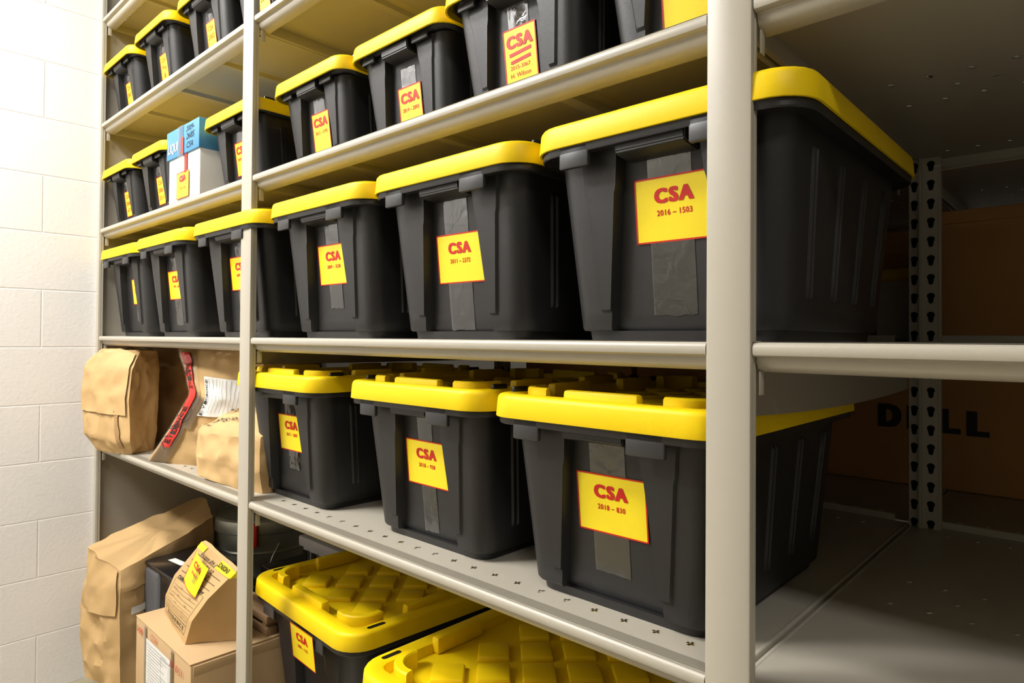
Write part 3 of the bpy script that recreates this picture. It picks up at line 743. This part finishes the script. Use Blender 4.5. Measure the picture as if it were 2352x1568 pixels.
# bottom shelf, left bay
BE = Bag([[(-2.31, -.055, ZL+.001), (-2.12, -.005, ZL+.001), (-2.235, .34, ZL+.001), (-2.41, .34, ZL+.001)],
          [(-2.345, -.065, .08), (-2.115, -.008, .08), (-2.235, .34, .08), (-2.42, .34, .08)],
          [(-2.35, -.065, .20), (-2.12, -.010, .20), (-2.23, .35, .22), (-2.42, .35, .22)],
          [(-2.30, -.060, .31), (-2.13, -.005, .29), (-2.22, .34, .33), (-2.42, .34, .33)],
          [(-2.275, -.060, .415), (-2.15, .000, .345), (-2.20, .33, .455), (-2.33, .34, .505)]], bulge=(.012, -.004, .0, 0), crumple=.017, freq=10, seed=4, nt=30)
t = bag('paper_evidence_bag', BE, M['kraft'], 'tall brown paper bag with rolled top on the bottom shelf beside the end panel', 'paper bag')
link('rolled_top', BE.sheet('rolled_top', M['kraft'], 1.0, 1.985, 0.70, 1.0, 0.008, 16, 8), t)
link('rolled_top', BE.sheet('rolled_top', M['kraft'], 0.25, 0.98, 0.52, 1.0, 0.009, 10, 10), t)
link('sticker', BE.sheet('sticker', M['paper'], 1.10, 1.30, 0.48, 0.56, 0.006, 3, 3), t)
# printer
t = empty('printer', (-2.03, .075, ZL)); tag(t, 'black and grey printer on the bottom shelf behind the cardboard box', 'printer')
bm = bmesh.new(); add_box(bm, -.165, .165, .012, .235, 0.0, .390, bev=.01, seg=3); link('housing', finish('housing', bm, M['printer_black']), t)
bm = bmesh.new(); add_box(bm, -.172, -.0, 0.0, .22, 0.0, .395, bev=.022, seg=4); link('side_cover', finish('side_cover', bm, M['printer_grey']), t)
bm = bmesh.new(); add_box(bm, -.176, .17, -.002, .238, .395, .409, bev=.006, seg=3); link('top_cover', finish('top_cover', bm, M['printer_black']), t)
bm = bmesh.new(); add_box(bm, -.16, -.11, -.002, .004, .235, .26, bev=.002); link('button_recess', finish('button_recess', bm, M['clip']), t)
bm = bmesh.new(); add_box(bm, -.02, .14, -.02, .02, .18, .20, bev=.006); link('output_tray', finish('output_tray', bm, M['printer_black']), t)
bm = bmesh.new(); add_box(bm, -.06, .03, .06, .085, .4092, .4098, rot=.1); link('sticker', finish('sticker', bm, M['paper']), t)
t = empty('black_case', (-1.62, .42, ZL)); tag(t, 'black plastic case behind the cardboard box on the bottom shelf', 'case')
bm = bmesh.new(); add_box(bm, -.20, -.04, -.08, .10, 0.0, .385, bev=.012, seg=3); link('shell', finish('shell', bm, M['printer_black']), t)
bm = bmesh.new(); add_box(bm, -.205, -.035, -.085, .105, .38, .407, bev=.008, seg=3); link('cover', finish('cover', bm, M['printer_black']), t)
# cardboard box
t = empty('cardboard_box', (-1.84, -.046, ZL), 0.0); t.rotation_euler = (0, 0, math.radians(-1.0)); tag(t, 'brown cardboard box with shipping label, under the small evidence bag', 'cardboard box')
bm = bmesh.new(); add_box(bm, 0, .43, 0, .33, 0.001, .341, bev=.003, seg=2); link('carton', finish('carton', bm, M['card']), t)
bm = bmesh.new(); add_box(bm, -.001, .4285, -.001, .329, .3415, .3455, bev=.0015); link('top_flap', finish('top_flap', bm, M['card']), t)
bm = bmesh.new(); add_box(bm, .4305, .434, .006, .325, .315, .3395, bev=.0012); link('tuck_flap', finish('tuck_flap', bm, M['card']), t)
def fr(u, v): return (u, -0.0025, v+.145)
fl = Flat().bar(.09, .30, -.1, .165, 0); lab = link('shipping_label', fl.mesh('shipping_label', fr, [M['paper']]), t)
fl = Flat(); random.seed(3)
for k in range(17): fl.line(.105+.01*random.random(), .012+.0088*k, .20+.08*random.random(), .012+.0088*k+.002, .0009)
fl.line(.22, .05, .22, .15, .001).line(.28, .05, .28, .15, .001).line(.22, .15, .28, .15, .001)
link('print', fl.mesh('print', lambda u, v: (u, -0.0031, v+.145), [M['ink']]), lab)
fl = Flat().bar(.075, .10, -.0, .198, 0).bar(.29, .315, 0, .198); link('clear_tape', fl.mesh('clear_tape', lambda u, v: (u, -0.0036, v+.145), [M['tape']]), t)
fl = Flat(); fl.text('CSA', .165, .182, .05, .018, -.012, shear=.3); fl.text('2018-51', .335, .160, .100, .020, -.012, shear=.3).text('Items', .37, .085, .05, .02, shear=.3).text('Floor', .38, .05, .05, .02, shear=.3).text('VB', .045, .17, .05, .018, shear=.3)
link('handwriting', fl.mesh('handwriting', lambda u, v: (u, -0.0040, v+.145), [M['red']]), t)
fl = Flat().bar(.431, .434, .05, .3, 0)
# small evidence bag leaning on the box
ZT_ = Z0+.2015
BF = Bag([[(-1.80, .020, ZT_), (-1.535, -.020, ZT_), (-1.45, .105, ZT_), (-1.70, .150, ZT_)],
          [(-1.80, .022, ZT_+.05), (-1.505, -.015, ZT_+.07), (-1.45, .095, ZT_+.06), (-1.70, .135, ZT_+.05)],
          [(-1.765, .035, .42), (-1.465, .010, .435), (-1.430, .080, .43), (-1.69, .110, .42)],
          [(-1.615, .055, .548), (-1.385, .050, .520), (-1.380, .058, .522), (-1.610, .063, .550)]], bulge=(.004, -.012, 0, 0), crumple=.003, freq=10, seed=6)
t = bag('small_evidence_bag', BF, M['kraft'], 'small upright brown bag printed EVIDENCE with yellow tape, on the cardboard box', 'evidence bag')
fl = Flat()
fl.text('EVIDENCE', .52, .155, .62, .050, .03, spacing=1.5)
fl.line(.10, .205, .90, .205, .006).line(.10, .105, .90, .105, .006).line(.10, .105, .10, .205, .006).line(.90, .105, .90, .205, .006)
fl.line(.10, .205, .09, .66, .005).line(.90, .205, .92, .66, .005).line(.09, .66, .92, .66, .004)
for k in range(8): fl.line(.14, .25+.045*k, .88, .25+.045*k, .003)
for k in range(4): fl.text('Received by', .22, .262+.09*k, .14, .014).text('Date', .40, .307+.09*k, .07, .014).text('Time', .70, .262+.09*k, .07, .014)
fl.text('CHAIN OF CUSTODY', .50, .69, .74, .050, .03)
fl.text('EVIDENCE FORM 12', .50, .085, .5, .012)
for k in range(4): fl.line(.10, .75+.05*k, .92, .75+.05*k, .004); fl.text('Victim 04-12', .45, .768+.05*k, .5, .028, shear=.3)
link('printed_form', BF.flat('printed_form', fl, [M['ink']], 0.0014), t)
yt = link('yellow_tape', BF.sheet('yellow_tape', M['yellowtape'], 0.0, 0.22, 0.93, 1.0, 0.002, 4, 3), t)
yt2 = link('yellow_tape', BF.sheet('yellow_tape', M['yellowtape'], 0.66, 1.9, 0.90, 1.0, 0.003, 8, 3), t)
fl = Flat().text('EVIDENCE', .80, .95, .26, .05, .03, rot=math.pi); link('lettering', BF.flat('lettering', fl, [M['ink']], 0.0042), yt2)
# yellow card hung on its tag
def cardf(u, v):
    c = BF.surf(0.60, 0.80, 0.010); n = Vector((0.10, -1, 0.25)).normalized(); x = Vector((0.93, 0.04, -0.36)).normalized(); z = n.cross(x)*-1
    if z.z < 0: z = -z
    p = c+x*u+z*v; p.y -= 0.012*math.cos(u*25); return p
fl = Flat().quad([(-.055, -.040), (.034, -.040), (.034, .050), (-.055, .050)], 0, n=6)
cd = link('label', fl.mesh('label', cardf, [M['label']]), t)
cf = lambda u, v: cardf(u, v)+Vector((0.0003, -0.0012, 0.0002))
fl = Flat().text('CSA', -.008, .028, .046, .017, .05).text('2018-51', -.008, .006, .036, .008, .02).line(-.055, -.0395, .034, -.0395, .0018).line(-.0545, -.04, -.0545, .05, .0018)
link('lettering', fl.mesh('lettering', cf, [M['red']]), cd)
pc = [cardf(.002, .040), cardf(.002, -.005), cardf(.006, -.010), cardf(.010, -.005), cardf(.010, .032), cardf(.013, .037)]
link('safety_pin', tube('safety_pin', [p+Vector((0, -.003, 0)) for p in pc], 0.0009, M['steel']), t)
# fibreboard slats on the box
t = empty('wooden_slat_tray', (-1.49, .20, Z0+.2015)); tag(t, 'brown wooden slatted tray lying on the cardboard box, right of the far post', 'tray')
for k, (z0, z1) in enumerate(((.0, .022), (.034, .054))):
    for j in range(3):
        bm = bmesh.new(); add_box(bm, -.12, .07, -.045+.045*j, -.012+.045*j, z0, z1, bev=.0015); link('slat', finish('slat', bm, M['wood']), t)
for x in (-.105, .04):
    bm = bmesh.new(); add_box(bm, x, x+.02, -.043, .075, .0215, .0345, bev=.001); link('spacer', finish('spacer', bm, M['wood']), t)
# metal drum
def lathe(name, prof, m, n=48, cx=0, cy=0):
    V = []; F = []
    for r, z in prof:
        for k in range(n): a = 2*math.pi*k/n; V.append((cx+r*math.cos(a), cy+r*math.sin(a), z))
    for i in range(len(prof)-1):
        for k in range(n): l = (k+1) % n; F.append((i*n+k, i*n+l, (i+1)*n+l, (i+1)*n+k))
    F.append(tuple(range(n-1, -1, -1))); F.append(tuple(range((len(prof)-1)*n, len(prof)*n)))
    return pydata(name, V, F, m, angle=30)
t = empty('metal_drum', (-2.19, .535, ZL+.145)); tag(t, 'dull metal drum with a banded lid and red tag, deep on the bottom shelf', 'drum')
link('drum_body', lathe('drum_body', [(.17, .001), (.175, .01), (.18, .09), (.184, .095), (.184, .10), (.181, .105), (.185, .22), (.189, .226), (.185, .232), (.188, .30)], M['galv']), t)
link('drum_lid', lathe('drum_lid', [(.190, .295), (.198, .30), (.2, .31), (.2, .335), (.196, .345), (.185, .35), (.18, .342), (.02, .345)], M['galv']), t)
bm = bmesh.new(); add_box(bm, .135, .185, -.150, -.125, .26, .345, bev=.002, rot=math.radians(48)); link('red_tag', finish('red_tag', bm, M['redtape']), t)
link('bail_handle', tube('bail_handle', [(.19, -.04, .26), (.20, -.07, .22), (.20, -.09, .17), (.19, -.10, .13), (.17, -.10, .10)], .003, M['steel']), t)
# grey crate
t = empty('plastic_crate', (-1.585, .53, ZL+.145)); tag(t, 'grey plastic crate with round holes behind the large totes', 'crate')
bm = bmesh.new(); add_box(bm, -.13, .14, -.10, .12, 0, .33, bev=.01, seg=3); add_box(bm, -.14, .15, -.11, .13, .33, .365, bev=.006, seg=2)
link('crate_shell', finish('crate_shell', bm, M['crate']), t)
bm = bmesh.new()
for k in range(5): add_box(bm, -.105+.052*k, -.080+.052*k, -.1125, -.1085, .285, .325, bev=.0019)
link('vent_hole_shade', finish('vent_hole_shade', bm, M['slot']), t)  # dark blocks on the shell, painting the shade of open vents
# blue-lidded white box on the fourth shelf
t = empty('archive_box', (-1.690, .012, ZC)); tag(t, 'white cardboard box with blue lid and CSA card between totes on the fourth shelf', 'box')
hw = .122
bm = bmesh.new(); add_box(bm, -hw+.006, hw-.006, .006, .36, .001, .205, bev=.003); link('carton', finish('carton', bm, M['white_card']), t)
bm = bmesh.new(); add_box(bm, -hw, hw, 0, .366, .140, .226, bev=.003); link('box_lid', finish('box_lid', bm, M['blue_card']), t)
fl = Flat().text('LIQUI', -.067, .168, .078, .034, .05, shear=.2); link('lid_lettering', fl.mesh('lid_lettering', lambda u, v: (u, -0.0012, v), [M['white_card']]), t)
fl = Flat().text('2009-', .06, .208, .06, .015, shear=.3).text('2685', .062, .186, .06, .017, shear=.3).text('CSA', .058, .160, .045, .017, shear=.3)
link('handwriting', fl.mesh('handwriting', lambda u, v: (u, -0.0012, v), [M['ink']]), t)
fl = Flat().bar(-.028, .012, .05, .226, 0, n=2); link('clear_tape', fl.mesh('clear_tape', lambda u, v: (u, -0.0016 if v > .135 else .0035, v), [M['film']]), t)
fl = Flat().bar(-.004, .016, .140, .19, 0).bar(.012, .030, .085, .1395, 0); link('red_tape', fl.mesh('red_tape', lambda u, v: (u, -0.0020 if v > .1398 else .0030, v), [M['redtape']]), t)
fl = Flat().bar(-.045, .045, .012, .090, 0); lb = link('label', fl.mesh('label', lambda u, v: (u, .0032, v), [M['label']]), t)
fl = Flat().text('CSA', .0, .070, .048, .018, .07).text('2009 – 2685', 0, .042, .042, .006, .02).line(-.045, .0895, .045, .0895, .0018).line(-.045, .0125, .045, .0125, .0018).line(-.0445, .012, -.0445, .09, .0018).line(.0445, .012, .0445, .09, .0018)
link('lettering', fl.mesh('lettering', lambda u, v: (u, .0026, v), [M['red']]), lb)

# ------------------------------------------------------------------ the unit standing back to back behind
for (xl, xr, nm) in ((-P, 0, 'behind the middle bay'), (0, P, 'behind the right bay')):
    for z, zn in ((ZA, 'second'), (ZB, 'eye-level'), (ZC, 'fourth')):
        make_shelf(xl+.001, xr-.001, z, 'dim metal shelf of the rear rack, %s level, %s' % (zn, nm), y0=DEP+.012, dp=DEP, holes=True, stiff=True, lip=False)
def carton(name, label, x0, x1, y0, y1, z, h, m, flap=True, rz=0):
    t = empty(name, ((x0+x1)/2, (y0+y1)/2, z), rz); tag(t, label, 'cardboard box')
    a, b = (x1-x0)/2, (y1-y0)/2
    bm = bmesh.new(); add_box(bm, -a, a, -b, b, 0.001, h, bev=.004); link('carton', finish('carton', bm, m), t)
    if flap:
        bm = bmesh.new(); add_box(bm, -a-.003, a+.003, -b-.004, -b+.02, h-.03, h+.002, bev=.003); link('top_flap', finish('top_flap', bm, m), t)
    return t
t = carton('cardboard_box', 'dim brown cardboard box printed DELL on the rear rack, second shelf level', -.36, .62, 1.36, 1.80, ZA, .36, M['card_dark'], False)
fl = Flat()
cx0 = (-.36+.62)/2
fl.text('D', -.138-cx0, .19, .060, .066, .09).text('E', -.070-cx0, .188, .050, .066, .09).text('L', .005-cx0, .186, .050, .066, .09).text('L', .068-cx0, .184, .050, .066, .09)
link('printed_name', fl.mesh('printed_name', lambda u, v: (u, -.2215, v), [M['ink']]), t)
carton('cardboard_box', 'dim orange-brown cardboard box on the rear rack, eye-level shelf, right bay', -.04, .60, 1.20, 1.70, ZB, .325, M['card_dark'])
carton('cardboard_box', 'added carton darkening the rear rack gap behind the middle bay, second shelf level, left one', -1.22, -.78, 1.02, 1.5, ZA, .355, M['card_dark'])  # added to cover the lit back wall and keep this gap dark
carton('cardboard_box', 'added carton darkening the rear rack gap behind the middle bay, second shelf level, right one', -.76, -.39, 1.02, 1.5, ZA, .345, M['card_dark'])  # second added carton, darkens the rest of the same gap
carton('cardboard_box', 'added carton hiding the lit wall behind the yellow-lidded tubs on the rear rack', -.75, -.06, 1.68, 1.85, ZB, .36, M['card_dark'], False)  # added as a dark background, blocks the lit back wall
GT = 'yellow-lidded tubs on the rear rack'
def tub(x, y, label, m, txt):
    t = empty('lidded_tub', (x, y, ZB)); tag(t, label, 'tub', GT)
    bm = bmesh.new(); add_box(bm, -.085, .085, -.10, .10, .001, .185, bev=.015, seg=3); link('tub_body', finish('tub_body', bm, m), t)
    bm = bmesh.new(); add_box(bm, -.095, .095, -.11, .11, .175, .212, bev=.012, seg=3); link('tub_lid', finish('tub_lid', bm, M['lid']), t)
    if txt:
        fl = Flat().bar(-.08, .08, .02, .14, 0); lb = link('printed_wrap', fl.mesh('printed_wrap', lambda u, v: (u, -.1008, v), [M['navy']]), t)
        fl = Flat().text('aplus', 0.02, .115, .09, .022, .02).text('plus', 0.02, .07, .07, .018, .02).bar(-.05, .07, .025, .045); link('lettering', fl.mesh('lettering', lambda u, v: (u, -.1014, v), [M['whiteplastic']]), lb)
tub(-.30, 1.55, 'dim navy tub with yellow lid printed aplus, seen through the gap beside the near post', M['whiteplastic'], True)
tub(-.10, 1.50, 'pale tub with yellow lid, right of the navy printed tub on the rear rack', M['whiteplastic'], False)
o = box_obj('hanging_card', M['pink'], None, -.865, -.80, .50, .501, 1.094, 1.1295, bev=.0004); tag(o, 'magenta card hanging under the eye-level shelf in the middle bay', 'card')
